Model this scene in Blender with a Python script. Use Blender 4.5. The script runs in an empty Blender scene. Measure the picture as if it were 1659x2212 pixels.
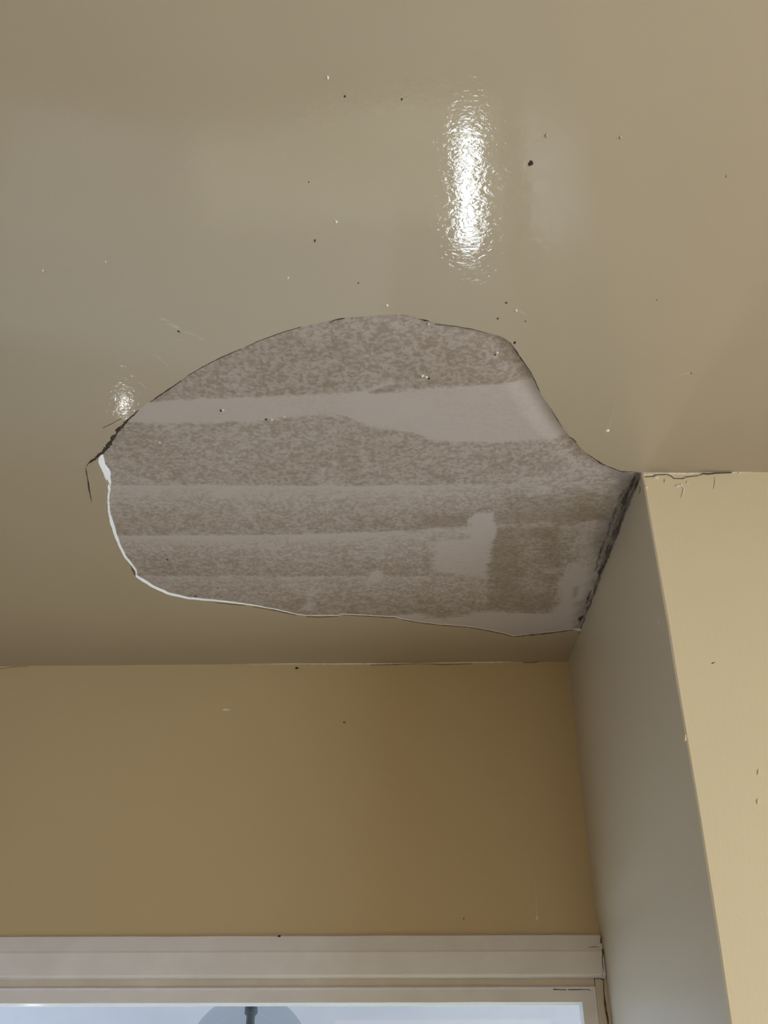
import bpy, bmesh, math, random
import numpy as np
from mathutils import Vector, noise

random.seed(7)
scene = bpy.context.scene
COL = scene.collection

# ------------------------------------------------------------------ camera
F_PX, PITCH = 2105.0, math.radians(32.0)
W_PX, H_PX = 1659.0, 2212.0
CAM_Z, CEIL_Z = 1.55, 2.65
cam_d = bpy.data.cameras.new('camera')
cam = bpy.data.objects.new('camera', cam_d)
COL.objects.link(cam)
cam.location = (0, 0, CAM_Z)
cam.rotation_euler = (math.pi / 2 + PITCH, 0, 0)
cam_d.sensor_fit = 'VERTICAL'
cam_d.sensor_height = 24.0
cam_d.lens = F_PX / H_PX * 24.0
cam_d.clip_start = 0.02
scene.camera = cam

# ------------------------------------------------------------------ world, lights, exposure
LW = (0.2, 0.03, 0.0, 0.21, 1.7, 16.0)
LC = ((1, 0.80, 0.60), (1, 0.85, 0.70), (1, 0.95, 0.9), (0.72, 0.9, 1), (1, 0.97, 0.60))
WS = 5.3
world = bpy.data.worlds.new('sky')
scene.world = world
world.use_nodes = True
bg = world.node_tree.nodes['Background']
bg.inputs[0].default_value = (0.67, 0.80, 1.04, 1)
bg.inputs[1].default_value = WS


def area(name, loc, target, sx, sy, power, color):
    d = bpy.data.lights.new(name, 'AREA')
    d.shape = 'RECTANGLE'
    d.size, d.size_y = sx, sy
    d.energy = power
    d.color = color
    o = bpy.data.objects.new(name, d)
    COL.objects.link(o)
    o.location = loc
    o.rotation_euler = (Vector(target) - Vector(loc)).to_track_quat('-Z', 'Y').to_euler()
    return o


# area lights standing in for daylight around the room
area('rear_fill', (0.2, -2.5, 1.5), (0.1, 2.0, 1.75), 1.5, 1.3, 60 * LW[0], LC[0])  # added fill from behind the camera, no window stands there
area('rear_right_window_daylight', (2.1, -2.0, 1.55), (-0.1, 2.0, 1.75), 1.1, 1.3, 60 * LW[1], LC[1])
area('right_opening_fill', (2.15, -0.3, 1.05), (0.4, 0.1, 1.6), 1.2, 1.9, 60 * LW[2], LC[2])  # added fill at the invented right-hand opening
area('alcove_window_daylight', (-0.80, 2.80, 0.75), (-0.35, 1.2, 1.35), 1.7, 1.0, 20 * LW[3], LC[3])
# added narrow area light low in the alcove window, standing in for bright daylight
area('ceiling_streak_light', (0.355, 2.74, 0.44), (0.30, 1.0, 1.2), 0.085, 0.52, 3.4 * LW[4], (0.84, 0.93, 1.0))
# sun through the opening added in wall_east, to bounce light off the floor
sd = bpy.data.lights.new('sun', 'SUN')
sd.energy, sd.angle, sd.color = LW[5], 0.0093, LC[4]
so = bpy.data.objects.new('sun', sd)
COL.objects.link(so)
so.rotation_euler = Vector((-1.0, 0.12, -0.85)).to_track_quat('-Z', 'Y').to_euler()
# a small lamp out in the veranda, seen only as a glint on the ceiling paint
pl = bpy.data.lights.new('veranda_spot', 'POINT')
pl.energy, pl.shadow_soft_size, pl.color = 0.3 * LW[4], 0.015, (1, 1, 1)
plo = bpy.data.objects.new('veranda_spot', pl)
COL.objects.link(plo)
plo.location = (-0.93, 2.76, 1.565)

scene.view_settings.view_transform = 'Standard'
scene.view_settings.look = 'None'
scene.view_settings.gamma = 1.0
scene.view_settings.use_curve_mapping = False
scene.view_settings.exposure = 0.0

# ------------------------------------------------------------------ survey helpers (photo measurement -> point on a real plane)
CP, SP = math.cos(PITCH), math.sin(PITCH)


def ray(x, y):
    a, b = x - W_PX / 2, H_PX / 2 - y
    return Vector((a, F_PX * CP - b * SP, F_PX * SP + b * CP))


CAM = Vector((0, 0, CAM_Z))


def on_ceil(x, y, dz=0.0):
    r = ray(x, y)
    return CAM + r * ((CEIL_Z + dz - CAM_Z) / r.z)


P_L, P_R = on_ceil(0, 1439), on_ceil(1225, 1429)
BU = Vector((P_R.x - P_L.x, P_R.y - P_L.y, 0)).normalized()      # along the back wall
BN = Vector((BU.y, -BU.x, 0))                                     # out of the back wall, into the room
F_Y = on_ceil(1385, 1020).y                                       # face of the front wall


def on_back(x, y, n=0.0):
    r = ray(x, y)
    o = P_R + BN * n
    return CAM + r * ((o - CAM).dot(BN) / r.dot(BN))


def on_front(x, y, n=0.0):
    r = ray(x, y)
    return CAM + r * ((F_Y - n) / r.y)


# ------------------------------------------------------------------ materials
def lin(r, g, b):
    f = lambda c: (c / 255 / 12.92) if c / 255 <= 0.04045 else ((c / 255 + 0.055) / 1.055) ** 2.4
    return (f(r), f(g), f(b), 1)


def new_mat(name, base, rough=0.5, spec=0.5):
    m = bpy.data.materials.new(name)
    m.use_nodes = True
    b = m.node_tree.nodes['Principled BSDF']
    b.inputs['Base Color'].default_value = base
    b.inputs['Roughness'].default_value = rough
    b.inputs['Specular IOR Level'].default_value = spec
    return m, m.node_tree.nodes, m.node_tree.links, b


def tex_noise(n, l, scale, detail=3, rough=0.5, vec=None, dist=0.0):
    t = n.new('ShaderNodeTexNoise')
    t.inputs['Scale'].default_value = scale
    t.inputs['Detail'].default_value = detail
    t.inputs['Roughness'].default_value = rough
    t.inputs['Distortion'].default_value = dist
    if vec is None:
        tc = n.new('ShaderNodeTexCoord')
        vec = tc.outputs['Object']
    l.new(vec, t.inputs['Vector'])
    return t


def mapped(n, l, sc):
    tc = n.new('ShaderNodeTexCoord')
    mp = n.new('ShaderNodeMapping')
    mp.inputs['Scale'].default_value = sc
    l.new(tc.outputs['Object'], mp.inputs['Vector'])
    return mp.outputs['Vector']


def bump(n, l, height, dist, normal=None, strength=1.0):
    b = n.new('ShaderNodeBump')
    b.inputs['Strength'].default_value = strength
    b.inputs['Distance'].default_value = dist
    l.new(height, b.inputs['Height'])
    if normal is not None:
        l.new(normal, b.inputs['Normal'])
    return b.outputs['Normal']


def paint(name, base, rough, fine=0.00012, wave=0.0010, spec=0.5, stretch=(1, 1, 1), fscale=95):
    m, n, l, b = new_mat(name, base, rough, spec)
    big = tex_noise(n, l, 2.2, 3)
    mix = n.new('ShaderNodeMix')
    mix.data_type = 'RGBA'
    mix.inputs['A'].default_value = tuple(c * 0.955 for c in base[:3]) + (1,)
    mix.inputs['B'].default_value = tuple(min(1, c * 1.045) for c in base[:3]) + (1,)
    l.new(big.outputs['Fac'], mix.inputs['Factor'])
    l.new(mix.outputs['Result'], b.inputs['Base Color'])
    und = tex_noise(n, l, 5.0, 2)
    nm = bump(n, l, und.outputs['Fac'], wave)
    fi = tex_noise(n, l, fscale, 3, 0.55, mapped(n, l, stretch), 0.6)
    nm = bump(n, l, fi.outputs['Fac'], fine, nm)
    l.new(nm, b.inputs['Normal'])
    return m


PAINT_SHADED_RGB = (0.605, 0.455, 0.25, 1)
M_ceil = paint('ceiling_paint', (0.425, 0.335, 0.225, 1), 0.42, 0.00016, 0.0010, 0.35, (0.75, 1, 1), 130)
_b = M_ceil.node_tree.nodes['Principled BSDF']
_b.inputs['Coat Weight'].default_value = 0.6
_b.inputs['Coat Roughness'].default_value = 0.022
_l = M_ceil.node_tree.links
_l.new(_b.inputs['Normal'].links[0].from_socket, _b.inputs['Coat Normal'])
M_wall = paint('wall_paint_lit', (0.74, 0.60, 0.365, 1), 0.38, 0.00035, 0.0015, 0.4, (1.6, 1.6, 0.45), 70)  # alcove's paint made lighter: stronger light on the front wall put into colour
M_back = paint('wall_paint_shaded', PAINT_SHADED_RGB, 0.38, 0.00012, 0.0012, 0.4)  # darker copy of the front wall paint, its shade put into the colour
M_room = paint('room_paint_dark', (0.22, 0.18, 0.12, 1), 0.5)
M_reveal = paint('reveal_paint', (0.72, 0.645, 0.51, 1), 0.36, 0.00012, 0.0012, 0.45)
M_floor, _n, _l, _b = new_mat('carpet', (0.50, 0.50, 0.51, 1), 0.9, 0.1)
_b.inputs['Normal'].default_value = (0, 0, 0)
_l.new(bump(_n, _l, tex_noise(_n, _l, 200, 2).outputs['Fac'], 0.004), _b.inputs['Normal'])


def rough_mat(name, c1, c2, scale, rough, fine, detail=4, stretch=None):
    m, n, l, b = new_mat(name, c1, rough, 0.2)
    t = tex_noise(n, l, scale, detail, 0.6, mapped(n, l, stretch) if stretch else None)
    r = n.new('ShaderNodeValToRGB')
    r.color_ramp.elements[0].position, r.color_ramp.elements[0].color = 0.36, c1
    r.color_ramp.elements[1].position, r.color_ramp.elements[1].color = 0.64, c2
    l.new(t.outputs['Fac'], r.inputs['Fac'])
    l.new(r.outputs['Color'], b.inputs['Base Color'])
    l.new(bump(n, l, t.outputs['Fac'], fine), b.inputs['Normal'])
    return m


M_edge = rough_mat('fresh_broken_plaster', (0.90, 0.90, 0.90, 1), (0.95, 0.95, 0.95, 1), 160, 0.9, 0.0004)
M_dirt = rough_mat('dirty_rubble', (0.065, 0.048, 0.038, 1), (0.27, 0.228, 0.20, 1), 60, 0.95, 0.0015, 4, (2.2, 0.35, 2.2))
M_dark = rough_mat('crack_dark', (0.035, 0.027, 0.02, 1), (0.10, 0.075, 0.05, 1), 160, 0.95, 0.0005)
M_torn = rough_mat('torn_paint_brown', (0.13, 0.075, 0.035, 1), (0.24, 0.15, 0.075, 1), 120, 0.8, 0.0005)
M_drip = rough_mat('paint_drop', (0.74, 0.68, 0.56, 1), (0.86, 0.82, 0.74, 1), 90, 0.25, 0.0002)
M_drip2 = rough_mat('ceiling_paint_run', (0.42, 0.34, 0.25, 1), (0.46, 0.38, 0.29, 1), 90, 0.3, 0.0001)
M_drip3 = rough_mat('wall_paint_run', (0.70, 0.56, 0.35, 1), (0.76, 0.62, 0.40, 1), 90, 0.3, 0.0001)
M_chip = rough_mat('white_filler', (0.66, 0.57, 0.41, 1), (0.80, 0.73, 0.61, 1), 110, 0.6, 0.0004)
M_frame = rough_mat('window_gloss', (0.80, 0.74, 0.69, 1), (0.85, 0.80, 0.75, 1), 9, 0.35, 0.0002)
M_frame2 = rough_mat('window_gloss_tan', (0.68, 0.58, 0.46, 1), (0.74, 0.64, 0.52, 1), 9, 0.4, 0.0002)  # browner gloss for the recessed head frame and jamb
M_lip = rough_mat('window_lit_edge', (0.84, 0.85, 0.86, 1), (0.90, 0.90, 0.90, 1), 30, 0.3, 0.0002)  # lighter than the frame, outside light on the edges put into the colour
M_far = rough_mat('veranda_paint', (0.80, 0.82, 0.84, 1), (0.84, 0.85, 0.86, 1), 3, 0.7, 0.0002)
M_farfloor = rough_mat('veranda_paving', (0.30, 0.29, 0.27, 1), (0.36, 0.35, 0.33, 1), 6, 0.8, 0.0006)
M_farwall = rough_mat('veranda_wall_paint', (0.375, 0.37, 0.38, 1), (0.40, 0.395, 0.405, 1), 3, 0.7, 0.0002)
M_metal, *_ = new_mat('lamp_metal', (0.10, 0.11, 0.12, 1), 0.6, 0.2)


def bare_plaster():
    m, n, l, b = new_mat('bare_plaster', (0.5, 0.43, 0.36, 1), 0.72, 0.25)
    at = n.new('ShaderNodeAttribute'); at.attribute_name = 'skim'
    ad = n.new('ShaderNodeAttribute'); ad.attribute_name = 'dirt'
    # mottling: paste dragged thinly over a browner coat
    m1 = tex_noise(n, l, 150, 5, 0.68, mapped(n, l, (0.75, 0.8, 1)), 0.4)
    m2 = tex_noise(n, l, 62, 4, 0.6, mapped(n, l, (0.7, 0.8, 1)), 0.5)

    def math_(op, a, b, c=None):
        q = n.new('ShaderNodeMath')
        q.operation = op
        for i, v in enumerate((a, b, c)):
            if v is None:
                continue
            if isinstance(v, (int, float)):
                q.inputs[i].default_value = v
            else:
                l.new(v, q.inputs[i])
        return q.outputs[0]

    mm = math_('MULTIPLY_ADD', m2.outputs['Fac'], 0.5, m1.outputs['Fac'])
    sub = n.new('ShaderNodeMapRange')
    sub.interpolation_type = 'SMOOTHSTEP'
    l.new(mm, sub.inputs['Value'])
    sub.inputs['From Min'].default_value, sub.inputs['From Max'].default_value = 0.60, 0.90
    sub.inputs['To Min'].default_value, sub.inputs['To Max'].default_value = -0.5, 0.5
    cl = n.new('ShaderNodeClamp')
    l.new(at.outputs['Fac'], cl.inputs['Value'])
    skim = cl.outputs[0]
    amp = math_('MULTIPLY_ADD', math_('MULTIPLY', skim, math_('SUBTRACT', 1.0, skim)), 2.3, 0.08)
    fac = n.new('ShaderNodeClamp')
    l.new(math_('MULTIPLY_ADD', sub.outputs['Result'], amp, at.outputs['Fac']), fac.inputs['Value'])
    mix = n.new('ShaderNodeMix'); mix.data_type = 'RGBA'
    mix.inputs['A'].default_value = (0.275, 0.208, 0.153, 1)
    mix.inputs['B'].default_value = (0.495, 0.415, 0.368, 1)
    l.new(fac.outputs[0], mix.inputs['Factor'])
    mx2 = n.new('ShaderNodeMix'); mx2.data_type = 'RGBA'
    mx2.inputs['B'].default_value = (0.165, 0.138, 0.118, 1)
    l.new(mix.outputs['Result'], mx2.inputs['A'])
    dn = tex_noise(n, l, 60, 4, 0.6)
    dm = n.new('ShaderNodeMath'); dm.operation = 'MULTIPLY'; dm.use_clamp = True
    dr = n.new('ShaderNodeMapRange'); dr.inputs['From Min'].default_value = 0.3; dr.inputs['From Max'].default_value = 0.6
    dr.inputs['To Min'].default_value = 0.55; dr.inputs['To Max'].default_value = 1.0
    l.new(dn.outputs['Fac'], dr.inputs['Value'])
    l.new(ad.outputs['Fac'], dm.inputs[0]); l.new(dr.outputs['Result'], dm.inputs[1])
    l.new(dm.outputs[0], mx2.inputs['Factor'])
    l.new(mx2.outputs['Result'], b.inputs['Base Color'])
    nm = bump(n, l, fac.outputs[0], 0.00012)
    gr = tex_noise(n, l, 420, 2)
    nm = bump(n, l, gr.outputs['Fac'], 0.00012, nm)
    l.new(nm, b.inputs['Normal'])
    return m


M_bare = bare_plaster()


def glass(name, tint, refl=1.0):
    m = bpy.data.materials.new(name)
    m.use_nodes = True
    n, l = m.node_tree.nodes, m.node_tree.links
    n.remove(n['Principled BSDF'])
    tr = n.new('ShaderNodeBsdfTransparent'); tr.inputs[0].default_value = tint
    gl = n.new('ShaderNodeBsdfGlossy'); gl.inputs['Roughness'].default_value = 0.03
    lw = n.new('ShaderNodeLayerWeight'); lw.inputs['Blend'].default_value = 0.5
    pw = n.new('ShaderNodeMath'); pw.operation = 'POWER'; pw.inputs[1].default_value = 4.0
    mu = n.new('ShaderNodeMath'); mu.operation = 'MULTIPLY_ADD'; mu.inputs[1].default_value = 0.7 * refl; mu.inputs[2].default_value = 0.04 * refl
    mx = n.new('ShaderNodeMixShader')
    l.new(lw.outputs['Facing'], pw.inputs[0]); l.new(pw.outputs[0], mu.inputs[0]); l.new(mu.outputs[0], mx.inputs[0])
    l.new(tr.outputs[0], mx.inputs[1]); l.new(gl.outputs[0], mx.inputs[2])
    l.new(mx.outputs[0], n['Material Output'].inputs[0])
    return m


M_glass = glass('pane_glass', (0.96, 0.98, 0.98, 1))
M_smoke = glass('smoked_glass', (0.79, 0.82, 0.835, 1), 0.12)

# ------------------------------------------------------------------ mesh helpers


def link(name, verts, faces, mat, parent=None, smooth=False):
    me = bpy.data.meshes.new(name)
    me.from_pydata([tuple(v) for v in verts], [], faces)
    me.validate()
    me.update()
    if mat:
        me.materials.append(mat)
    if smooth:
        me.polygons.foreach_set('use_smooth', [True] * len(me.polygons))
    o = bpy.data.objects.new(name, me)
    COL.objects.link(o)
    if parent:
        o.parent = parent
    return o


def link_bm(name, bm, mat, parent=None, smooth=False):
    me = bpy.data.meshes.new(name)
    bm.to_mesh(me)
    bm.free()
    me.materials.append(mat)
    if smooth:
        me.polygons.foreach_set('use_smooth', [True] * len(me.polygons))
    o = bpy.data.objects.new(name, me)
    COL.objects.link(o)
    if parent:
        o.parent = parent
    return o


def structure(o):
    o['kind'] = 'structure'
    return o


def slab(name, lo, hi, mat, parent=None):
    x0, y0, z0 = lo
    x1, y1, z1 = hi
    v = [(x0, y0, z0), (x1, y0, z0), (x1, y1, z0), (x0, y1, z0), (x0, y0, z1), (x1, y0, z1), (x1, y1, z1), (x0, y1, z1)]
    f = [(0, 3, 2, 1), (4, 5, 6, 7), (0, 1, 5, 4), (1, 2, 6, 5), (2, 3, 7, 6), (3, 0, 4, 7)]
    return link(name, v, f, mat, parent)


def resample(pts, step, closed=False):
    out = []
    n = len(pts)
    rng = range(n if closed else n - 1)
    for i in rng:
        a, b = pts[i], pts[(i + 1) % n]
        k = max(1, int((b - a).length / step))
        for j in range(k):
            out.append(a.lerp(b, j / k))
    if not closed:
        out.append(pts[-1].copy())
    return out


def ribbon(name, pts, widths, nrm, mat, parent, step=0.0025, ragged=0.45, lift=0.0007, h=0.0005):
    """thin ragged raised or scored line lying on a surface; widths given per control point (m)"""
    P, Wd = [], []
    for i in range(len(pts) - 1):
        k = max(1, int((pts[i + 1] - pts[i]).length / step))
        for j in range(k):
            P.append(pts[i].lerp(pts[i + 1], j / k))
            Wd.append(widths[i] + (widths[i + 1] - widths[i]) * j / k)
    P.append(pts[-1]); Wd.append(widths[-1])
    nrm = nrm.normalized()
    d_acc = [0.0]
    for i in range(1, len(P)):
        d_acc.append(d_acc[-1] + (P[i] - P[i - 1]).length)
    v, f = [], []
    for i, p in enumerate(P):
        t = (P[min(i + 1, len(P) - 1)] - P[max(i - 1, 0)]).normalized()
        s = nrm.cross(t).normalized()
        w = Wd[i] * 0.5
        seed = pts[0].x * 31 + pts[0].y * 17
        a = w * max(0.05, 1 + 1.7 * ragged * noise.noise((d_acc[i] * 70 + seed, 0.3, seed)) + ragged * noise.noise((d_acc[i] * 230, 5.3, seed)))
        c = w * max(0.05, 1 + 1.7 * ragged * noise.noise((d_acc[i] * 70 + seed, 9.3, seed)) + ragged * noise.noise((d_acc[i] * 230, 14.3, seed)))
        j = 0.6 * w * ragged * noise.noise((d_acc[i] * 60, 21.3, seed))
        v += [p + s * (a + j) + nrm * lift * 0.2, p + s * j + nrm * (lift + h), p - s * (c - j) + nrm * lift * 0.2]
    for i in range(len(P) - 1):
        k = 3 * i
        f += [(k, k + 1, k + 4, k + 3), (k + 1, k + 2, k + 5, k + 4)]
    return link(name, v, f, mat, parent)


def blob(name, p, nrm, u, ru, rv, h, mat, parent, jag=0.25):
    nrm = nrm.normalized()
    u = (u - nrm * u.dot(nrm)).normalized()
    w = nrm.cross(u)
    v, f = [p + nrm * h], []
    N = 10
    rad = [1 + random.uniform(-jag, jag) for _ in range(N)]
    for ring, (s, hh) in enumerate(((0.55, 0.8), (1.0, 0.02))):
        for k in range(N):
            a = 2 * math.pi * k / N
            v.append(p + u * (math.cos(a) * ru * s * rad[k]) + w * (math.sin(a) * rv * s * rad[k]) + nrm * (h * hh))
    for k in range(N):
        k2 = (k + 1) % N
        f.append((0, 1 + k, 1 + k2))
        f.append((1 + k, 1 + N + k, 1 + N + k2, 1 + k2))
    return link(name, v, f, mat, parent, smooth=True)


DOWN, XV = Vector((0, 0, -1)), Vector((1, 0, 0))

# ------------------------------------------------------------------ hole outline in the ceiling skim (measured), with the slope width of the broken face
HOLE = [(887, 682, -1), (908, 690, -1), (960, 702, -1), (1010, 708, -1), (1050, 718, -1), (1085, 728, -1), (1105, 742, -1),
        (1115, 760, -1), (1130, 780, -1), (1143, 797, -1), (1155, 822, -1), (1163, 843, -1), (1185, 875, -1), (1197, 893, -1),
        (1215, 923, -1), (1236, 948, -1), (1255, 968, -1), (1280, 992, -1), (1300, 1003, -1), (1325, 1014, -1), (1345, 1019, -1),
        (1366, 1022, -1), (1383, 1021, -1), (1400, 1028, -1), (1290, 1330, 0), (1275, 1357, 0), (1252, 1358, 1), (1240, 1359, 1),
        (1215, 1362, .5), (1185, 1366, .5), (1150, 1370, .5), (1110, 1374, .5), (1085, 1367, .5), (1050, 1360, .8), (1010, 1353, .8),
        (950, 1349, .8), (900, 1343, .8), (870, 1337, .8), (855, 1333, .8), (800, 1330, .8), (740, 1327, .8), (730, 1330, 1),
        (660, 1330, 1.5), (640, 1327, 1.5), (600, 1318, 1.5), (560, 1311, 2), (520, 1305, 2.5), (460, 1299, 3), (410, 1295, 3.5),
        (360, 1284, 5), (330, 1270, 6), (305, 1255, 6), (294, 1246, 3.5), (291, 1232, 2.5), (282, 1221, 3.5), (271, 1208, 4),
        (260, 1188, 5), (248, 1160, 6), (238, 1133, 6), (233, 1105, 4), (232, 1080, 3.5), (234, 1060, 4.5), (234, 1045, 6),
        (228, 1035, 11), (220, 1018, 15), (213, 1000, 13), (213, 990, 9), (219, 978, 4), (232, 962, 1.5), (245, 943, .5),
        (262, 922, -1), (280, 903, -1), (300, 885, -1), (330, 862, -1), (365, 840, -1), (410, 808, -1), (455, 783, -1),
        (500, 762, -1), (560, 737, -1), (620, 715, -1), (680, 699, -1), (722, 691, -1), (735, 688, -1), (780, 684, -1),
        (830, 681, -1), (865, 678, -1)]
T_SKIM = 0.0050


def t_at(x, y):
    """step height of the skim at a plan point: it feathers out towards the rear right"""
    k = np.clip((np.asarray(x) - FX0) / (FX1 - FX0), 0, 1)
    j = np.clip((np.asarray(y) - FY0) / (FY1 - FY0), 0, 1)
    ex = np.full(np.shape(x), 1e9)
    for (ax, ay), (bx, by) in zip(DEEP[:-1], DEEP[1:]):
        ux, uy = bx - ax, by - ay
        q = np.clip(((np.asarray(x) - ax) * ux + (np.asarray(y) - ay) * uy) / (ux * ux + uy * uy), 0, 1)
        ex = np.minimum(ex, np.hypot(x - ax - q * ux, y - ay - q * uy))
    r = np.clip(1 - ex / 0.055, 0, 1)
    return T_SKIM * (1 - 0.68 * (k * k * (3 - 2 * k)) * (j * j * (3 - 2 * j))) + 0.010 * r * r * (3 - 2 * r)


DEEP = [tuple(on_ceil(a_, b_)[:2]) for a_, b_ in ((1095, 735), (1130, 780), (1163, 843), (1197, 893), (1236, 948), (1270, 984))]   # the skim is thickest here
FX0, FX1 = on_ceil(380, 1300).x, on_ceil(640, 1300).x
FY0, FY1 = on_ceil(700, 1180).y, on_ceil(700, 1290).y
hp, hw = [], []
_n = len(HOLE)
for i in range(_n):
    a, b = HOLE[i], HOLE[(i + 1) % _n]
    pa, pb = on_ceil(a[0], a[1]), on_ceil(b[0], b[1])
    k = max(1, int((pb - pa).length / 0.005))
    t = (pb - pa).normalized()
    s = Vector((-t.y, t.x, 0))
    for j in range(k):
        q = pa.lerp(pb, j / k)
        amp = 0.0008 if a[1] < 1000 else 0.0012
        q = q + s * (noise.noise(q * 90) * amp + noise.noise(q * 33) * amp)
        hp.append(q)
        hw.append((a[2] + (b[2] - a[2]) * j / k) * 0.001)
NH = len(hp)
cen = sum(hp, Vector()) / NH

# ------------------------------------------------------------------ ceiling
RX0, RX1, RY0 = -2.6, 2.25, -2.6                 # the room
XL = -1.75                                       # left reveal of the alcove (outside the frame)
YB = P_R.y + 0.35
bm = bmesh.new()
ov = [bm.verts.new(c) for c in ((RX0, RY0, CEIL_Z), (RX1, RY0, CEIL_Z), (RX1, YB, CEIL_Z), (RX0, YB, CEIL_Z))]
hv = [bm.verts.new(p) for p in hp]
ed = [bm.edges.new((ov[i], ov[(i + 1) % 4])) for i in range(4)] + [bm.edges.new((hv[i], hv[(i + 1) % NH])) for i in range(NH)]
bmesh.ops.triangle_fill(bm, use_beauty=True, use_dissolve=False, edges=ed)
for f in bm.faces:
    if f.normal.z > 0:
        f.normal_flip()
ceiling = structure(link_bm('ceiling', bm, M_ceil))

# broken face of the skim coat all round the hole
v, fc = [], []
for i in range(NH):
    t = (hp[(i + 1) % NH] - hp[i - 1]).normalized()
    s = Vector((-t.y, t.x, 0))
    if s.dot(cen - hp[i]) < 0 and abs(s.dot(cen - hp[i])) > 0.02:
        s = -s
    w = hw[i] * (1 + 0.35 * noise.noise(hp[i] * 45)) + noise.noise(hp[i] * 150) * 0.0006
    tt = float(t_at(hp[i].x, hp[i].y))
    v += [hp[i] + Vector((0, 0, 0.0001)), hp[i] + s * (w * 0.45) + Vector((0, 0, tt * 0.45)),
          hp[i] + s * w + Vector((0, 0, tt + 0.0008))]
for i in range(NH):
    a, b = 3 * i, 3 * ((i + 1) % NH)
    fc += [(a, a + 1, b + 1, b), (a + 1, a + 2, b + 2, b + 1)]
edge = link('broken_edge', v, fc, M_edge, ceiling)
edge['label'] = 'white freshly broken plaster edge'

# ------------------------------------------------------------------ bare plaster behind the hole: dense sheet with trowel marks


def to_plan(poly):
    return [tuple(on_ceil(x, y, T_SKIM)[:2]) for x, y in poly]


x0, x1 = on_ceil(190, 985).x - 0.05, on_ceil(1390, 1020).x + 0.03
y0, y1 = on_ceil(880, 676).y - 0.02, on_ceil(1110, 1376).y + 0.03
NX, NY = 330, 280
gx = np.linspace(x0, x1, NX)
gy = np.linspace(y0, y1, NY)
GX, GY = np.meshgrid(gx, gy)
NO1 = np.array([[noise.noise((x * 30, y * 30, 3.1)) for x in gx] for y in gy])
NO2 = np.array([[noise.noise((x * 9, y * 9, 7.7)) for x in gx] for y in gy])
BR = np.array([[noise.noise((x * 12, y * 160, 1.7)) for x in gx] for y in gy])   # brush drag across
BV = np.array([[noise.noise((x * 160, y * 12, 5.7)) for x in gx] for y in gy])   # brush drag in depth


def sdist(poly):
    """signed distance (inside positive) of the grid to a plan polygon"""
    d = np.full(GX.shape, 1e9)
    ins = np.zeros(GX.shape, bool)
    n = len(poly)
    for i in range(n):
        ax, ay = poly[i]
        bx, by = poly[(i + 1) % n]
        ex, ey = bx - ax, by - ay
        t = np.clip(((GX - ax) * ex + (GY - ay) * ey) / (ex * ex + ey * ey + 1e-12), 0, 1)
        d = np.minimum(d, np.hypot(GX - ax - t * ex, GY - ay - t * ey))
        c = ((ay > GY) != (by > GY)) & (GX < (bx - ax) * (GY - ay) / (by - ay + 1e-12) + ax)
        ins ^= c
    return np.where(ins, d, -d)


def sm(d, a, b):
    t = np.clip((d - a) / (b - a), 0, 1)
    return t * t * (3 - 2 * t)


def yline(pts):
    """plan y of a measured sweep line at every grid x"""
    q = sorted(to_plan(pts))
    return np.interp(GX, [p[0] for p in q], [p[1] for p in q])


wob = NO1 * 0.0022
L1 = yline([(200, 872), (360, 865), (700, 850), (800, 843), (950, 836), (1150, 825), (1300, 818)]) + wob
L1b = yline([(200, 905), (350, 915), (480, 912), (560, 908), (660, 900), (740, 897), (800, 922), (900, 935), (935, 953), (1060, 955), (1240, 948), (1300, 948)]) + NO1 * 0.004
L2 = yline([(200, 1047), (500, 1048), (760, 1049), (1060, 1046), (1300, 1040)]) + wob
L3 = yline([(200, 1157), (480, 1156), (700, 1153), (840, 1147), (930, 1141), (1050, 1133), (1300, 1124), (1400, 1120)]) + wob
L4 = yline([(200, 1244), (600, 1243), (930, 1242), (1400, 1240)]) + wob
S = np.full(GX.shape, 0.42)
D = np.zeros(GX.shape)
yt = yline([(200, 676), (1400, 676)])
e = 0.0035
# zone 0: strongly mottled, paler towards the far top edge
S = 0.40 + 0.10 * NO2 + 0.22 * (1 - sm(GY - yt, 0.0, 0.10)) * sm(-GX, -0.35, -0.05)
# band 1
b1 = sm(GY - L1, -e, e) * (1 - sm(GY - L1b, -0.006, 0.012))
S = S * (1 - b1) + b1 * (0.98 + 0.10 * NO2)
rest = sm(GY - L1b, -0.006, 0.012)
S = S * (1 - rest) + rest * (0.50 + 0.12 * NO2)


def sweep(line, nxt, top, decay, base):
    global S
    m = sm(GY - line, -e, e)
    span = np.maximum(nxt - line, 0.02)
    t = np.clip((GY - line) / span, 0, 1)
    val = base + (top - base) * np.exp(-t * decay) * (1 - 0.35 * sm(GX, 0.02, 0.35)) + 0.10 * NO2 + 0.06 * NO1
    S = S * (1 - m) + m * val


sweep(L2, L3, 1.02, 2.0, 0.30)
sweep(L3, L4, 1.04, 2.0, 0.24)
sweep(L4, L4 + 0.25, 0.74, 2.0, 0.22)


def mark(poly, val, soft=0.006, tex=None, ta=0.0, strength=1.0, arr='S'):
    global S, D
    d = sdist(to_plan(poly))
    if tex is not None:
        d = d + tex * ta
    m = sm(d, -soft * 1.5, soft * 1.5) * strength
    if arr == 'S':
        S = S * (1 - m) + m * val
    else:
        D = np.maximum(D, m * val)


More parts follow.
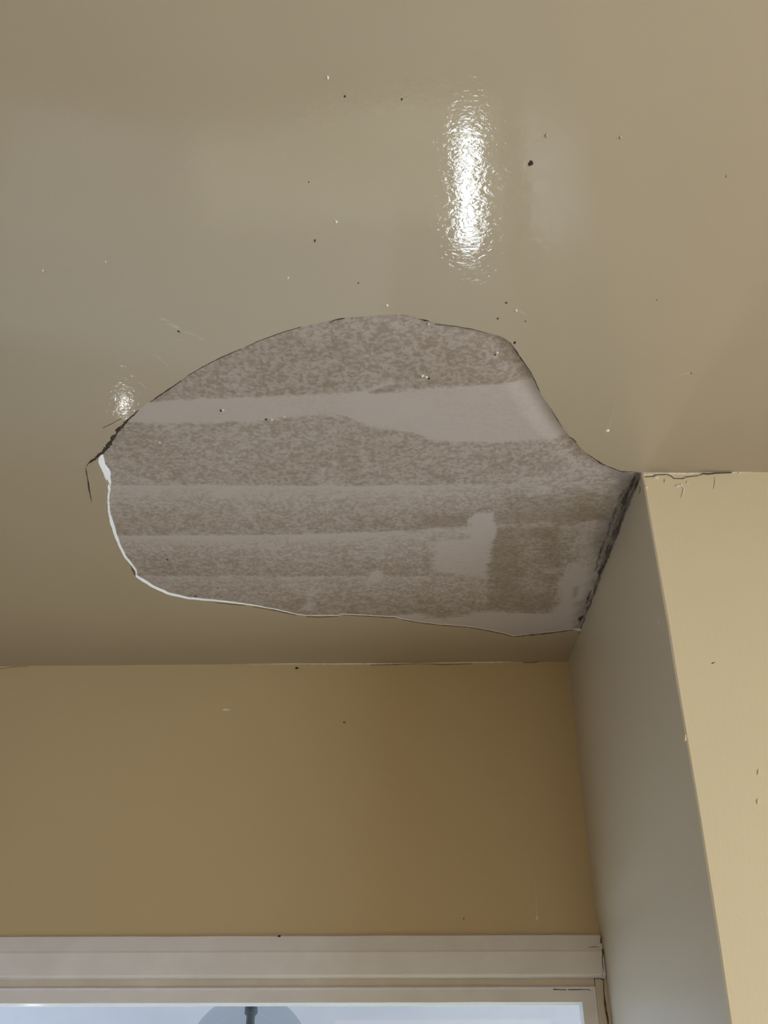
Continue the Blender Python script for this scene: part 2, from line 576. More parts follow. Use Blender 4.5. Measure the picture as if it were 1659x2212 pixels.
# dark bands and trowel patches of the lower right
mark([(915, 1112), (1060, 1108), (1290, 1092), (1300, 1122), (1050, 1132), (930, 1139), (880, 1142)], 0.10, 0.016, NO1, 0.02)
mark([(1130, 1062), (1290, 1045), (1300, 1110), (1100, 1120), (1060, 1100)], 0.18, 0.03, NO1, 0.03, 0.8)
mark([(1060, 1140), (1205, 1136), (1212, 1200), (1205, 1330), (1050, 1318), (1055, 1245)], 0.18, 0.006, NO1, 0.008)
mark([(1130, 1170), (1165, 1165), (1180, 1210), (1182, 1275), (1150, 1282), (1115, 1270), (1125, 1215)], 0.45, 0.018, NO1, 0.015)
mark([(945, 1165), (1062, 1168), (1054, 1246), (1015, 1244), (960, 1236), (936, 1228)], 0.95, 0.006, BR, 0.012)
mark([(1012, 1118), (1030, 1106), (1068, 1106), (1070, 1140), (1062, 1185), (1008, 1180)], 0.98, 0.004, BV, 0.012)
mark([(936, 1242), (1054, 1250), (1054, 1302), (985, 1292), (936, 1275)], 0.60, 0.008, BR, 0.018, 0.85)
mark([(800, 1235), (815, 1228), (827, 1236), (826, 1250), (815, 1260), (802, 1255), (790, 1258)], 0.95, 0.006, NO1, 0.003)
mark([(668, 1268), (682, 1266), (680, 1285), (676, 1318), (655, 1315), (660, 1290)], 0.80, 0.010, NO1, 0.006, 0.8)
# pale plaster along the lower edge and up the right corner
mark([(850, 1328), (905, 1322), (930, 1330), (960, 1338), (1000, 1325), (1060, 1318), (1150, 1322), (1190, 1322), (1235, 1300), (1300, 1370), (1110, 1385), (940, 1360)], 1.15, 0.010, BR, 0.022)
mark([(1205, 1262), (1230, 1215), (1270, 1205), (1300, 1210), (1290, 1370), (1190, 1370), (1190, 1330), (1205, 1300)], 1.12, 0.014, BV, 0.014)
mark([(1250, 1132), (1300, 1128), (1298, 1215), (1255, 1225), (1235, 1190)], 0.70, 0.014, BV, 0.018)
mark([(1172, 1228), (1225, 1222), (1220, 1232), (1178, 1236)], 0.75, 0.006, BR, 0.010)
# smears and scratches higher up
mark([(462, 1062), (512, 1056), (516, 1066), (480, 1072), (464, 1074)], 1.05, 0.008, BR, 0.006)
for pl_ in ([(486, 1018), (492, 1018), (506, 1042), (500, 1044)], [(512, 1064), (518, 1064), (562, 1146), (554, 1147)],
            [(722, 992), (730, 992), (716, 1060), (709, 1058)], [(694, 1010), (700, 1010), (690, 1075), (684, 1072)],
            [(772, 962), (782, 962), (796, 1012), (786, 1016)], [(560, 1160), (566, 1160), (600, 1200), (594, 1202)]):
    mark(pl_, 0.98, 0.005, NO1, 0.002, 0.75)
mark([(750, 852), (800, 836), (845, 822), (850, 832), (800, 848)], 0.95, 0.006, NO1, 0.006)
mark([(800, 846), (850, 832), (905, 830), (900, 838), (850, 846)], 0.12, 0.006, NO1, 0.006)
mark([(560, 920), (620, 905), (690, 900), (740, 898), (735, 915), (640, 928)], 0.50, 0.01, NO1, 0.01)
mark([(1130, 1040), (1185, 1036), (1180, 1066), (1140, 1072)], 0.85, 0.012, NO1, 0.010)
mark([(1060, 1050), (1110, 1030), (1300, 1000), (1360, 1015), (1290, 1040), (1150, 1060)], 0.66, 0.03, NO1, 0.02, 0.7)
# dirt along the open joint
mark([(1400, 1016), (1360, 1018), (1330, 1030), (1335, 1060), (1305, 1130), (1288, 1180), (1282, 1240), (1252, 1310), (1240, 1365), (1300, 1370)], 0.95, 0.020, NO1, 0.018, 1.0, 'D')
mark([(1400, 1016), (1372, 1018), (1352, 1060), (1328, 1130), (1308, 1180), (1286, 1250), (1262, 1320), (1250, 1365), (1300, 1370)], 1.0, 0.012, NO1, 0.016, 1, 'D')
mark([(1240, 1268), (1250, 1262), (1246, 1285), (1238, 1290)], 0.7, 0.006, NO1, 0.004, 1, 'D')
Z = CEIL_Z + t_at(GX, GY) - 0.0005 * np.clip(S, 0, 1.2) + NO2 * 0.0004
verts = np.stack([GX, GY, Z], -1).reshape(-1, 3)
idx = np.arange(NX * NY).reshape(NY, NX)
quads = np.stack([idx[:-1, :-1], idx[1:, :-1], idx[1:, 1:], idx[:-1, 1:]], -1).reshape(-1, 4)
bare = link('bare_plaster', verts.tolist(), quads.tolist(), M_bare, ceiling, smooth=True)
bare['label'] = 'unpainted grey brown plaster with trowel sweeps'
for nm, arr in (('skim', S), ('dirt', D)):
    at = bare.data.attributes.new(nm, 'FLOAT', 'POINT')
    at.data.foreach_set('value', np.clip(arr, -0.2, 1.3).astype(np.float32).ravel())

# ------------------------------------------------------------------ reveal, front wall, back wall
back_c = [(1225, 1405), (1228, 1432), (1246, 1599), (1266, 1793), (1277, 1900), (1284, 1960), (1296, 2016), (1306, 2110), (1320, 2212)]
front_c = [(1383.5, 1016), (1385, 1021), (1389, 1039), (1413, 1179), (1443, 1350), (1458, 1449), (1485, 1613), (1508, 1751), (1536, 1931), (1554, 2050), (1577, 2212)]
BC = [on_back(*p) for p in back_c]
FC = [on_front(*p) for p in front_c]
for L in (BC, FC):
    d = (L[-1] - L[-2]).normalized()
    L.append(Vector((L[-1].x + 0.02, L[-1].y, 0.0)))


def at_z(L, z):
    for i in range(len(L) - 1):
        if L[i].z >= z >= L[i + 1].z:
            t = (L[i].z - z) / (L[i].z - L[i + 1].z)
            return L[i].lerp(L[i + 1], t)
    return (L[0] if z > L[0].z else L[-1]).copy()


zs = [CEIL_Z + 0.012, CEIL_Z] + [CEIL_Z - 0.02 * k for k in range(1, 60)] + [1.2, 0.8, 0.4, 0.0]
zs = sorted(set(zs), reverse=True)
M_ = 12
v, f = [], []
for z in zs:
    a, b = at_z(BC, z), at_z(FC, z)
    a.z = b.z = z
    for k in range(M_ + 1):
        q = a.lerp(b, k / M_)
        q.x += 0.0008 * noise.noise(q * 4)
        if k == M_:
            q.y = b.y + 0.0025
        v.append(q)
    q = b.copy(); q.x += 0.0030
    v.append(q)
R = M_ + 2
for i in range(len(zs) - 1):
    for k in range(R - 1):
        p = i * R + k
        f.append((p, p + 1, p + R + 1, p + R))
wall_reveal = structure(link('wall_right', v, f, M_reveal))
# front wall (its left edge is the corner of the reveal)
v, f = [], []
zs2 = [z for z in zs if z <= CEIL_Z + 1e-6]
for z in zs2:
    b = at_z(FC, z)
    b.z = z
    for k, xx in enumerate((b.x + 0.0030, b.x + 0.03, b.x + 0.5, RX1)):
        v.append((xx, b.y, z))
for i in range(len(zs2) - 1):
    for k in range(3):
        p = i * 4 + k
        f.append((p, p + 1, p + 5, p + 4))
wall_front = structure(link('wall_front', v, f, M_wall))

# back wall with the window opening
U0 = P_R.copy(); U0.z = 0


def wb(u, z, n=0.0):
    return U0 + BU * u + BN * n + Vector((0, 0, z))


def u_of(p):
    return (p - U0).dot(BU)


z_head = on_back(800, 2013).z - 0.02         # opening starts behind the casing
uL, uR = XL - P_R.x, 0.20
uo0, uo1 = -2.05, 0.05
z_sill = 0.12
v = [wb(a, b) for a, b in ((uL - .05, 0), (uR, 0), (uR, CEIL_Z + .01), (uL - .05, CEIL_Z + .01), (uo0, z_sill), (uo1, z_sill), (uo1, z_head), (uo0, z_head))]
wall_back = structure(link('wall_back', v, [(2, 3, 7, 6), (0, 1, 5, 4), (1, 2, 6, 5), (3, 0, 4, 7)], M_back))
structure(slab('leak_blocker_slab', (RX0 - .08, RY0 - .08, CEIL_Z + .06), (RX1 + .08, YB, CEIL_Z + .12), M_room))  # unseen slab added to stop sky light leaking in round the hole
# rest of the room shell (out of frame)
a, b = wb(uL, 0), Vector((XL, F_Y, 0))
wall_alcove = structure(link('wall_alcove_left', [a, (XL, F_Y, 0), (XL, F_Y, CEIL_Z), a + Vector((0, 0, CEIL_Z))], [(0, 1, 2, 3)], M_room))
structure(link('wall_front_left', [(RX0, F_Y, 0), (XL, F_Y, 0), (XL, F_Y, CEIL_Z), (RX0, F_Y, CEIL_Z)], [(0, 1, 2, 3)], M_room))
structure(slab('wall_left', (RX0 - .08, RY0, 0), (RX0, F_Y, CEIL_Z), M_room))
bm = bmesh.new()
for lo, hi in (((RX1, RY0, 0), (RX1 + .08, -1.9, CEIL_Z)), ((RX1, .45, 0), (RX1 + .08, F_Y, CEIL_Z)), ((RX1, -1.9, 2.1), (RX1 + .08, .45, CEIL_Z))):  # door-sized opening invented to let sun and sky into the room
    g = bmesh.ops.create_cube(bm, size=1.0)['verts']
    for q in g:
        q.co = [lo[i] + (q.co[i] + .5) * (hi[i] - lo[i]) for i in range(3)]
structure(link_bm('wall_east', bm, M_wall))
structure(slab('wall_rear', (RX0, RY0 - .08, 0), (RX1, RY0, CEIL_Z), M_room))
structure(slab('floor', (RX0, RY0, -.08), (RX1, P_R.y + .2, 0), M_floor))

# ------------------------------------------------------------------ window
win = bpy.data.objects.new('window_1', None)
COL.objects.link(win)
win['kind'] = 'structure'


def zrow(y, n):
    return on_back(800, y, n).z


def ucol(x, y, n):
    return u_of(on_back(x, y, n))


def extrude_u(name, prof, ua, ub, mat, nseg=60, wob=0.0006):
    """profile [(z, n)] swept along the wall"""
    v, f = [], []
    k = len(prof)
    for s in range(nseg + 1):
        u = ua + (ub - ua) * s / nseg
        for j, (z, n) in enumerate(prof):
            p = wb(u, z, n)
            p.z += wob * noise.noise((u * 7, j * 3.3, 0)) + wob * 0.5 * noise.noise((u * 31, j * 3.3, 0))
            v.append(p)
    for s in range(nseg):
        for j in range(k - 1):
            q = s * k + j
            f.append((q, q + k, q + k + 1, q + 1))
    f.append(tuple(range(k)))
    f.append(tuple(nseg * k + j for j in reversed(range(k))))
    return link(name, v, f, mat, win)


UA = uL + 0.002
z0 = zrow(2021, .012); z1 = zrow(2054, .024); z2 = zrow(2105, .026); z3 = zrow(2113, .020)
u_end = ucol(1301, 2070, .026) + 0.004
extrude_u('head_casing', [(z0 + .004, 0), (z0, .010), (z0 - .001, .013), (z1 + .002, .0225), (z1 - .003, .0250), (z2, .027), ((z2 + z3) / 2, .0255), (z3, .018), (z3 + .002, -.012)],
          UA, u_end, M_frame)
z4 = zrow(2131, .006)
u_j = ucol(1284, 2122, .006)
extrude_u('head_frame', [(z3 + .006, -.03), (z3 + .006, .006), (z4 - .004, .006), (z4 - .004, -.03)], UA, u_j, M_frame2)
# right jamb
zb = z_sill
u_jr = ucol(1302, 2150, .006) + 0.035
bmv = []
v, f = [], []
for z, du in ((z3 + .004, 0), (z4, 0), (1.7, .000), (1.4, 0), (zb, 0)):
    for uu, nn in ((u_j + .0010, -.03), (u_j + .0010, .006), (u_jr, .007), (u_jr + .002, .004), (u_jr + .002, -.03)):
        v.append(wb(uu, z, nn))
for i in range(4):
    for j in range(4):
        q = i * 5 + j
        f.append((q, q + 5, q + 6, q + 1))
f.append((0, 1, 2, 3, 4))
jamb = link('jamb', v, f, M_frame2, win)


def frame_sweep(name_r, name_s, prof, uo, zo, mat, ua=UA, zbot=zb):
    """mitred top rail and right stile with one section; prof = [(inset, n)]"""
    k = len(prof)
    N = 40
    v, f = [], []
    for s in range(N + 1):
        for j, (d, n) in enumerate(prof):
            u = ua + (uo - d - ua) * s / N
            p = wb(u, zo - d, n)
            p.z += 0.0005 * noise.noise((u * 9, j * 2.1, 4))
            v.append(p)
    for s in range(N):
        for j in range(k - 1):
            q = s * k + j
            f.append((q, q + k, q + k + 1, q + 1))
    link(name_r, v, f, mat, win)
    v, f = [], []
    for s in range(N + 1):
        for j, (d, n) in enumerate(prof):
            z = zo - d + (zbot - zo + d) * s / N
            v.append(wb(uo - d + 0.0004 * noise.noise((z * 9, j, 2)) * (s > 0), z, n))
    for s in range(N):
        for j in range(k - 1):
            q = s * k + j
            f.append((q, q + 1, q + k + 1, q + k))
    link(name_s, v, f, mat, win)


z5 = zrow(2131, .014)
z6 = zrow(2137, .016)
z7 = zrow(2166, .016)
z8 = zrow(2172, .004)
uo = ucol(1288, 2150, .014)
lip = z5 - z6
face = z5 - z7
bead = z5 - z8
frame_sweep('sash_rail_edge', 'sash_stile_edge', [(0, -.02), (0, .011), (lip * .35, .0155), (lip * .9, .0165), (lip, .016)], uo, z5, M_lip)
frame_sweep('sash_rail', 'sash_stile', [(lip, .016), (lip + .0008, .0150), (face - .001, .0150), (face, .0142)], uo, z5, M_frame)
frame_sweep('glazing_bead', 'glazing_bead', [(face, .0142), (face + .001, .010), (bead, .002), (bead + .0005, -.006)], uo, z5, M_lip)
zg = z5 - bead + .003
ug = uo - bead + .003
v = [wb(UA, zb, -.004), wb(ug, zb, -.004), wb(ug, zg, -.004), wb(UA, zg, -.004)]
link('glass_pane', v, [(0, 1, 2, 3)], M_glass, win)
# back-side infill between frame and masonry
v = [wb(UA, z_head + .05, -.03), wb(uR, z_head + .05, -.03), wb(uR, z5 - .01, -.03), wb(UA, z5 - .01, -.03)]
link('frame_backing', v, [(0, 1, 2, 3)], M_frame2, win)
v = [wb(uo - .005, z5, -.03), wb(uR, z5, -.03), wb(uR, 0, -.03), wb(uo - .005, 0, -.03)]
link('frame_backing', v, [(0, 1, 2, 3)], M_frame2, win)


def bpt(x, y, n=0.0):
    return on_back(x, y, n)


# cracks and gaps in the joinery
ribbon('paint_gap', [bpt(1195, 2137.5, .0165), bpt(1222, 2138, .0165)], [.0016, .0016], BN, M_dark, win, lift=.0004, h=.0003)
ribbon('paint_gap', [bpt(1227, 2138, .0165), bpt(1270, 2137.5, .0165), bpt(1275, 2139.5, .0165)], [.0016, .0014, .0012], BN, M_dark, win, lift=.0004, h=.0003)
ribbon('mitre_gap', [bpt(1284, 2112, .008), bpt(1285.5, 2131, .008)], [.0012, .0010], BN, M_dark, win, lift=.0004, h=.0003)
ribbon('joint_gap', [bpt(1299, 2022, .018), bpt(1298, 2038, .018)], [.002, .004], BN, M_torn, win, lift=.0005)
ribbon('joint_gap', [bpt(1301, 2050, .026), bpt(1302.5, 2060, .026), bpt(1301, 2072, .026), bpt(1302.5, 2090, .026), bpt(1303, 2098, .026), bpt(1301, 2108, .026)],
       [.003, .0026, .0012, .0026, .002, .0006], BN, M_dark, win, lift=.0008)
ribbon('joint_gap', [bpt(1284, 2113, .012), bpt(1296, 2114, .018), bpt(1303, 2116, .018)], [.0008, .0012, .003], BN, M_dark, win, lift=.0008)
ribbon('joint_gap', [bpt(1304, 2116, .008), bpt(1305, 2150, .008), bpt(1309, 2180, .008), bpt(1314, 2215, .008)], [.001, .003, .0045, .005], BN, M_torn, win, lift=.0008)
ribbon('paint_scuff', [bpt(1270, 2047, .024), bpt(1285, 2045, .024), bpt(1294, 2046, .024)], [.0004, .0016, .0006], BN, M_torn, win, lift=.0004)

# ------------------------------------------------------------------ veranda beyond the glass and its globe lamp
VY = 5.2
structure(slab('wall_far', (-4.5, VY, -.2), (4.5, VY + .1, 3.0), M_farwall))
structure(slab('floor_far', (-4.5, P_R.y + .2, -.15), (4.5, VY, -.02), M_farfloor))
VZ = 2.45
structure(slab('ceiling_far', (-4.5, P_R.y + .42, VZ), (4.5, VY, VZ + .06), M_far))
GYD = 3.10
r = ray(535, 2298)
gc = CAM + r * (GYD / r.y)
g_r = 136 * (Vector((0, CP, SP)).dot(gc - CAM)) / F_PX
lamp = bpy.data.objects.new('pendant_lamp', None)
COL.objects.link(lamp)
lamp.location = (gc.x, gc.y, VZ)
lamp['label'] = 'grey smoked glass globe lamp hanging beyond the window pane'
lamp['category'] = 'lamp'


def lathe(name, prof, mat, parent, z_off, N=40):
    v, f = [], []
    for rr, zz in prof:
        for k in range(N):
            a = 2 * math.pi * k / N
            v.append((rr * math.cos(a), rr * math.sin(a), zz + z_off))
    for i in range(len(prof) - 1):
        for k in range(N):
            k2 = (k + 1) % N
            f.append((i * N + k, i * N + k2, (i + 1) * N + k2, (i + 1) * N + k))
    return link(name, v, f, mat, parent, smooth=True)


zc = gc.z - VZ
prof = [(g_r * math.sin(t), g_r * math.cos(t)) for t in [0.22 + (math.pi - 0.22) * i / 36 for i in range(37)]]
prof[-1] = (0.0005, -g_r)
lathe('globe', prof, M_smoke, lamp, zc, 64)
top = zc + g_r * math.cos(0.22)
lathe('gallery', [(0.0005, top + .02), (.02, top + .02), (g_r * .215, top + .006), (g_r * .20, top - .008), (g_r * .17, top - .012), (.0005, top - .012)], M_metal, lamp, 0)
lathe('stem', [(.006, 0), (.006, top + .01)], M_metal, lamp, 0, 16)
lathe('ceiling_rose', [(.0005, 0.0), (.05, 0.0), (.045, -.02), (.012, -.03), (.0005, -.03)], M_metal, lamp, 0, 32)
lathe('lamp_holder', [(.0005, top - .011), (.009, top - .012), (.010, top - .024), (.018, top - .030), (.019, top - .046), (.012, top - .052), (.012, top - .085), (.0005, top - .085)], M_metal, lamp, 0, 24)

# ------------------------------------------------------------------ open dirty joint between bare plaster and the reveal
A, B = on_ceil(1381, 1021), on_ceil(1252, 1358)
N = 240
v, f = [], []
for i in range(N + 1):
    t = i / N
    p = A.lerp(B, t)
    p.x = at_z(BC, CEIL_Z).lerp(at_z(FC, CEIL_Z), (p.y - P_R.y) / (F_Y - P_R.y)).x
    w = 0.011 + 0.015 * math.sin(min(1, t * 6 + .1) * 1.57) * (1 - .35 * t) * (1 if t < .96 else .4)
    n1 = noise.noise((p.y * 16, 1.3, 0)); n2 = noise.noise((p.y * 30, 4.3, 0)) + .3 * noise.noise((p.y * 90, 4.3, 0)); n3 = noise.noise((p.y * 22, 8.3, 0)) + .25 * noise.noise((p.y * 70, 8.3, 0)); n4 = noise.noise((p.y * 60, 2.2, 0))
    dn = max(0.0005, 0.004 + 0.0065 * n3 + 0.002 * n4)
    v += [Vector((p.x - w * (1 + .5 * n1), p.y, CEIL_Z + T_SKIM + .0012)),
          Vector((p.x - w * (.72 + .4 * n2), p.y, CEIL_Z + T_SKIM - .0022 + .0015 * n3)),
          Vector((p.x - w * (.50 + .35 * n3), p.y, CEIL_Z + T_SKIM + .004 + .003 * n2)),
          Vector((p.x - w * (.30 + .3 * n1), p.y, CEIL_Z + T_SKIM - .004 + .003 * n4)),
          Vector((p.x - .0012 - .0025 * abs(n2), p.y, CEIL_Z + .004 * n1 + .001)),
          Vector((p.x - .0016, p.y, CEIL_Z - dn * .5)),
          Vector((p.x + .0004, p.y, CEIL_Z - dn))]
for i in range(N):
    for k in range(6):
        q = i * 7 + k
        f.append((q, q + 1, q + 8, q + 7))
oj = link('broken_joint', v, f, M_dirt, ceiling)
oj['label'] = 'dark dirty broken joint along the reveal'


def cpt(x, y, dz=0.0):
    return on_ceil(x, y, dz)


def jp(y, off=0.0):
    """point on the joint line at photo row y, off metres to the left"""
    t = (y - 1021) / (1358 - 1021)
    p = A.lerp(B, t)
    p.x -= off
    return p + Vector((0, 0, -.001))


for ya, yb, wd, off in ((1028, 1050, .006, .004), (1052, 1085, .007, .008), (1118, 1145, .003, .002), (1198, 1224, .006, .002), (1255, 1290, .003, .008), (1322, 1336, .008, .006)):
    ribbon('joint_void', [jp(ya, off), jp((ya + yb) / 2, off + .001), jp(yb, off)], [wd * .3, wd, wd * .4], DOWN, M_dark, ceiling, ragged=.6)

# ------------------------------------------------------------------ cracks, torn paint and marks on the ceiling
mm = 0.00105
ribbon('crack', [cpt(*p) for p in ((300, 886), (284, 900), (263, 920), (246, 942), (234, 960), (222, 976), (205, 990), (190, 1002), (186, 1008))],
       [.001, .0032, .0066, .0062, .0070, .0062, .0042, .002, .0008], DOWN, M_dark, ceiling, ragged=.7, step=.002, lift=.0004, h=.0002)
ribbon('crack', [cpt(*p) for p in ((185, 1010), (188, 1025), (191, 1048), (195, 1070), (198, 1085))], [.001, .0022, .0026, .0018, .0005], DOWN, M_dark, ceiling, ragged=.6)
ribbon('crack', [cpt(*p) for p in ((262, 904), (240, 916), (222, 924))], [.0008, .0010, .0004], DOWN, M_torn, ceiling)
for seg, w in ((((392, 822), (365, 841), (342, 856), (325, 868)), 2.2), (((520, 754), (480, 771), (440, 791), (405, 812)), 1.4),
               (((650, 706), (610, 718), (560, 736), (530, 750)), 1.0), (((745, 687), (732, 689), (722, 692), (712, 698)), 2.6),
               (((905, 689), (918, 692), (926, 693)), 2.4), (((940, 700), (985, 705), (1020, 711), (1050, 719)), 1.4),
               (((1100, 738), (1112, 754), (1128, 778), (1143, 798)), 1.6), (((1145, 800), (1156, 824), (1166, 846)), 1.8),
               (((1190, 882), (1200, 900), (1215, 923)), 1.2), (((1230, 944), (1238, 949), (1245, 956)), 2.6),
               (((1268, 980), (1300, 1002), (1340, 1018), (1378, 1020)), 2.4)):
    ribbon('edge_crack_shadow', [cpt(*p) for p in seg], [w * .4 * mm] + [w * mm] * (len(seg) - 2) + [w * .4 * mm], DOWN, M_dark, ceiling, ragged=.6, lift=.0004)  # dark ribbons paint in the thin crack shadow along the hole's edge
for seg, w in ((((1110, 1375), (1150, 1371.5), (1185, 1367.5), (1215, 1363.5), (1238, 1360)), 7.5), (((1108, 1375), (1085, 1368.5), (1050, 1361.5), (1012, 1354.5)), 4.5),
               (((1010, 1354.5), (950, 1350), (900, 1344.5), (868, 1338)), 3.5), (((855, 1334.5), (800, 1331.2), (742, 1328)), 3.0),
               (((730, 1331), (690, 1333), (662, 1331.5)), 4.5), (((640, 1328.5), (610, 1322), (575, 1315), (545, 1310)), 4.5), (((530, 1307.5), (500, 1305), (465, 1301)), 3.5),
               (((283, 1222), (288, 1232), (291, 1242)), 6), (((231, 1036), (236, 1046)), 4)):
    ribbon('torn_paint', [cpt(*p) for p in seg], [w * .3 * mm] + [w * mm] * (len(seg) - 2) + [w * .3 * mm], DOWN, M_torn, ceiling, ragged=.45, lift=.0012)
ribbon('corner_crack', [cpt(*p) for p in ((1252, 1364), (1249, 1380), (1246, 1393), (1240, 1397), (1238, 1408), (1234, 1424))], [.0015, .003, .003, .003, .002, .001], DOWN, M_torn, ceiling, ragged=.5)
blob('filler_crumb', cpt(1250, 1360, 0), DOWN, XV, .012, .005, .004, M_chip, ceiling, .5)

for x, y, rx, ry in ((1147, 352, 7, 3.5), (1093, 654, 3, 1.5), (1075, 688, 2, 2.2), (1112, 740, 3.2, 2.2), (1135, 694, 1.4, 1.4), (745, 208, 2, 1.6), (868, 215, 2, 1.6), (667, 393, 1.4, 1.4),
                     (680, 520, 2.2, 2), (386, 716, 3.2, 2.2), (774, 611, 1.4, 1.2), (1493, 806, 2, 1.5), (1419, 648, 1.2, 1.2)):
    p = cpt(x, y)
    s = (p - CAM).length / F_PX
    blob('speck', p, DOWN, XV, rx * s, ry * s * 1.7, .0012, M_dark, ceiling, .4)
for x, y, rx in ((708, 168, 3), (726, 479, 3), (622, 600, 2), (92, 584, 1.6), (228, 565, 1.6), (1313, 930, 4), (1115, 671, 3), (1340, 297, 3), (1180, 293, 4), (836, 660, 3), (1570, 380, 2.5)):
    p = cpt(x, y)
    s = (p - CAM).length / F_PX
    blob('paint_drop', p, DOWN, XV, rx * s, rx * s * 1.3, .0022, M_drip if rx < 5 and x not in (1340, 1180, 1570) else M_ceil, ceiling, .2)
ribbon('paint_run', [cpt(1314, 926), cpt(1322, 895), cpt(1328, 850)], [.003, .0024, .0006], DOWN, M_drip2, ceiling, ragged=.2, lift=.0002, h=.0003)
ribbon('paint_run', [cpt(820, 656), cpt(836, 661), cpt(850, 663)], [.0006, .0018, .0006], DOWN, M_drip2, ceiling, ragged=.2, lift=.0002, h=.0003)
# pale brush scuffs in the paint beside the hole
M_scuff = rough_mat('brush_scuff', (0.50, 0.44, 0.35, 1), (0.58, 0.52, 0.43, 1), 90, 0.3, 0.0001)
for x, y, dx, dy, w in ((342, 688, 26, 6, 2.2), (356, 698, 34, 10, 3.0), (372, 706, 22, 2, 2.0), (362, 703, 30, 12, 2.6), (392, 716, 30, 8, 1.4), (410, 722, 34, 14, 1.2), (376, 731, 24, 6, 1.2),
                        (420, 736, 26, -6, 1.0), (334, 766, 18, 16, .9), (345, 776, 22, 22, .9), (300, 826, 16, 14, .8), (1118, 672, 20, 8, 1.2), (1470, 808, 30, -4, 1.0)):
    ribbon('scuff', [cpt(x, y), cpt(x + dx * .5, y + dy * .35), cpt(x + dx, y + dy)], [.0003, w * .0011, .0003], DOWN, M_scuff, ceiling, ragged=.6, lift=.0001, h=.0002)
# crumbs on the bare plaster
for x, y, rx, mt in ((481, 886, 4, M_chip), (575, 906, 2.5, M_dark), (587, 906, 2.5, M_chip), (478, 887, 2.5, M_dark), (614, 899, 2, M_chip), (345, 956, 2.5, M_chip), (912, 812, 4, M_chip), (921, 814, 3.5, M_chip), (927, 817, 2.5, M_dark),
                     (352, 848, 3, M_chip), (925, 699, 3, M_chip), (470, 1270, 3, M_torn), (422, 1288, 4, M_torn), (362, 1209, 3, M_torn), (1074, 762, 3, M_chip), (1070, 766, 2, M_dark)):
    p = cpt(x, y, T_SKIM - .0008)
    s = (p - CAM).length / F_PX
    blob('plaster_crumb', p, DOWN, XV, rx * s, rx * s * 1.2, .0022, mt, bare, .35)

# ------------------------------------------------------------------ marks on the front wall
FN = Vector((0, -1, 0))


def fpt(x, y, n=0.0):
    return on_front(x, y, n)


ribbon('caulk_line', [fpt(1390, 1024), fpt(1440, 1022.5), (fpt(1500, 1023)), fpt(1560, 1021), fpt(1659, 1018.5)], [.005, .004, .0045, .003, .0015], FN, M_chip, wall_front, ragged=.35, lift=.0012)
ribbon('crack', [fpt(*p) for p in ((1393, 1031), (1411, 1029.5), (1414, 1026), (1441, 1025.5), (1450, 1029), (1455, 1034), (1475, 1034.5), (1481, 1031), (1510, 1028))],
       [.0007, .001, .0014, .001, .0012, .0018, .001, .0014, .0006], FN, M_dark, wall_front, lift=.0016, ragged=.3, step=.003)
ribbon('crack', [fpt(*p) for p in ((1512, 1027), (1518, 1024), (1530, 1025), (1545, 1023), (1580, 1022))], [.0008, .0016, .0022, .0016, .0005], FN, M_dark, wall_front, lift=.0030, ragged=.3)
ribbon('crack', [fpt(1543, 1030), fpt(1543.5, 1042), fpt(1541, 1056)], [.0004, .0009, .0004], FN, M_torn, wall_front, lift=.0004)
for x, y, rx, ry in ((1418, 1031, 5, 5), (1463, 1050, 6, 4), (1396, 1052, 4, 3.5), (1471, 1048, 3, 2.5), (1596, 1022, 3, 1.6), (1484, 1043, 2, 4), (1436, 1040, 2, 5)):
    p = fpt(x, y)
    s = (p - CAM).length / F_PX
    blob('filler_chip', p, FN, XV, rx * s, ry * s, .0028, M_chip, wall_front, .3)
ribbon('filler_chip', [fpt(1468, 1047), fpt(1474, 1051), fpt(1476.5, 1058), fpt(1474, 1068), fpt(1471, 1075)], [.002, .004, .0045, .002, .0006], FN, M_chip, wall_front, ragged=.2, lift=.0014)
blob('speck', fpt(1640, 1017.5), FN, XV, .006, .0025, .002, M_dark, wall_front, .4)
blob('speck', fpt(1541, 1432), FN, Vector((1, 0, .5)), .004, .0012, .001, M_torn, wall_front, .4)
for x, y in ((1636, 1732), (1638, 1668), (1480, 1595)):
    blob('paint_drop', fpt(x, y), FN, Vector((.3, 0, 1)), .006, .0025, .0022, M_wall, wall_front, .4)

# ------------------------------------------------------------------ marks on the reveal
RN = Vector((-1, 0, 0))


def rpt(x, y):
    """point of the measured ray on the reveal surface"""
    r = ray(x, y)
    t = FC[1].x / r.x
    for _ in range(6):
        q = CAM + r * t
        a_, b_ = at_z(BC, q.z), at_z(FC, q.z)
        k = (q.y - a_.y) / (b_.y - a_.y)
        t *= (a_.x + (b_.x - a_.x) * k) / q.x
    return CAM + r * t


for x, y, rx, ry in ((1397, 1119, 2.5, 6), (1423, 1341, 2.5, 6), (1349, 2103, 2, 3.5), (1256, 1516, 2, 4), (1237, 1642, 3, 7)):
    p = rpt(x, y)
    s = (p - CAM).length / F_PX
    blob('paint_drop', p, RN, Vector((0, 1, 0)), rx * s * 1.8, ry * s, .0014, M_drip if y not in (1642, 1516) else M_back, wall_reveal, .25)
ribbon('scuff', [rpt(1382, 1050), rpt(1383, 1058), rpt(1381, 1066)], [.001, .006, .001], RN, M_torn, wall_reveal, lift=.0004)

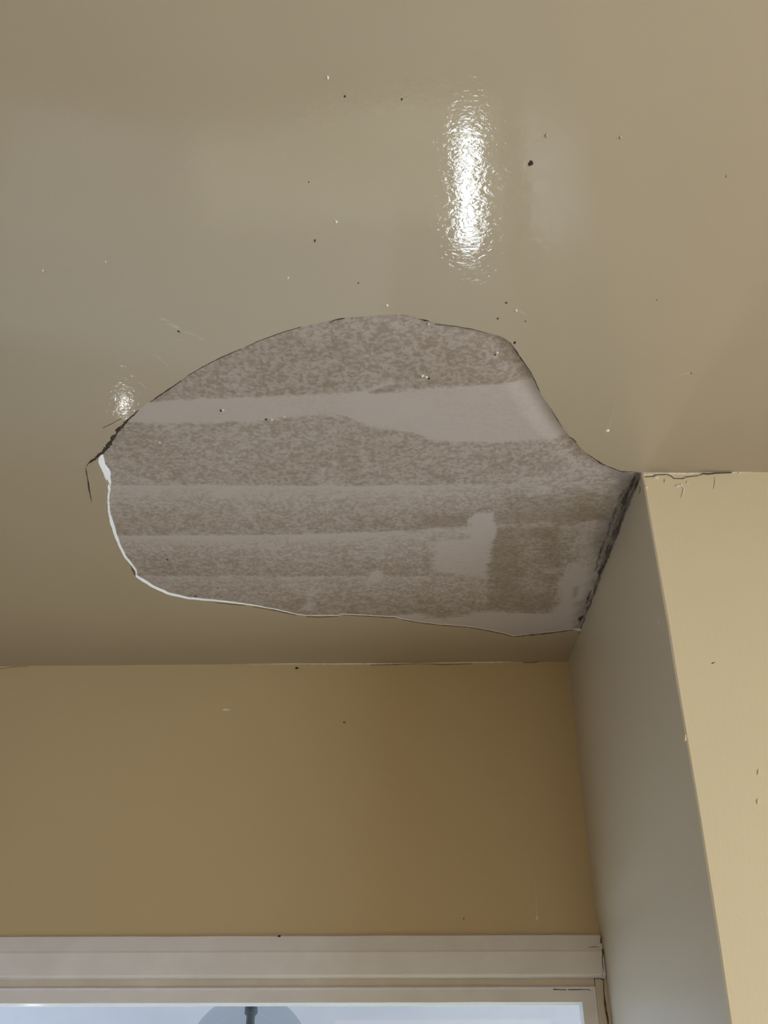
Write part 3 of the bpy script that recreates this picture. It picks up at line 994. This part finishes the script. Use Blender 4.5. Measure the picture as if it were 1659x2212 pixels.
# ------------------------------------------------------------------ marks on the back wall
ribbon('paint_run', [bpt(1157, 1890), bpt(1158, 1940), bpt(1160, 1984)], [.0006, .0016, .003], BN, M_drip3, wall_back, ragged=.15, lift=.0002, h=.0004)
blob('paint_drop', bpt(1160, 1983), BN, Vector((0, 0, 1)), .0055, .0032, .0028, M_drip, wall_back, .2)
blob('paint_drop', bpt(489, 1533), BN, XV, .010, .0032, .0016, M_drip, wall_back, .2)
blob('speck', bpt(642, 1443), BN, XV, .0065, .0028, .001, M_dark, wall_back, .4)
blob('speck', bpt(1002, 1984), BN, XV, .0018, .0018, .001, M_dark, wall_back, .3)
blob('speck', bpt(603, 2022, .014), BN, XV, .004, .003, .001, M_dark, win, .4)
blob('speck', bpt(744, 1560), BN, XV, .004, .0025, .0005, M_torn, wall_back, .3)
ribbon('paint_edge', [bpt(500, 1434.5), bpt(600, 1434), bpt(700, 1434), bpt(800, 1433.5), bpt(900, 1432.5), bpt(1000, 1431), bpt(1080, 1429.5), bpt(1165, 1427.5)],
       [.001, .003, .0035, .004, .003, .0032, .0045, .002], BN, M_drip, wall_back, ragged=.4, lift=.0014)
ribbon('crack', [bpt(800, 1437), bpt(850, 1436), bpt(900, 1434), bpt(960, 1436), bpt(1020, 1434.5)], [.0005, .0014, .0008, .0014, .0005], BN, M_torn, wall_back, lift=.002, ragged=.5)
ribbon('crack', [bpt(1130, 1432), bpt(1150, 1432), bpt(1172, 1427.5), bpt(1190, 1427), bpt(1212, 1427)], [.0008, .0016, .0016, .0012, .0006], BN, M_torn, wall_back, lift=.002, ragged=.5)
ribbon('crack', [bpt(0, 1445), bpt(30, 1441), bpt(60, 1440)], [.0006, .0012, .0005], BN, M_torn, wall_back, lift=.001)
ribbon('crack', [bpt(195, 1436.5), bpt(225, 1436), bpt(245, 1435.5), bpt(265, 1435)], [.0005, .0018, .0018, .0005], BN, M_torn, wall_back, lift=.001)
blob('paint_drop', bpt(672, 1438), BN, XV, .012, .005, .002, M_back, wall_back, .4)
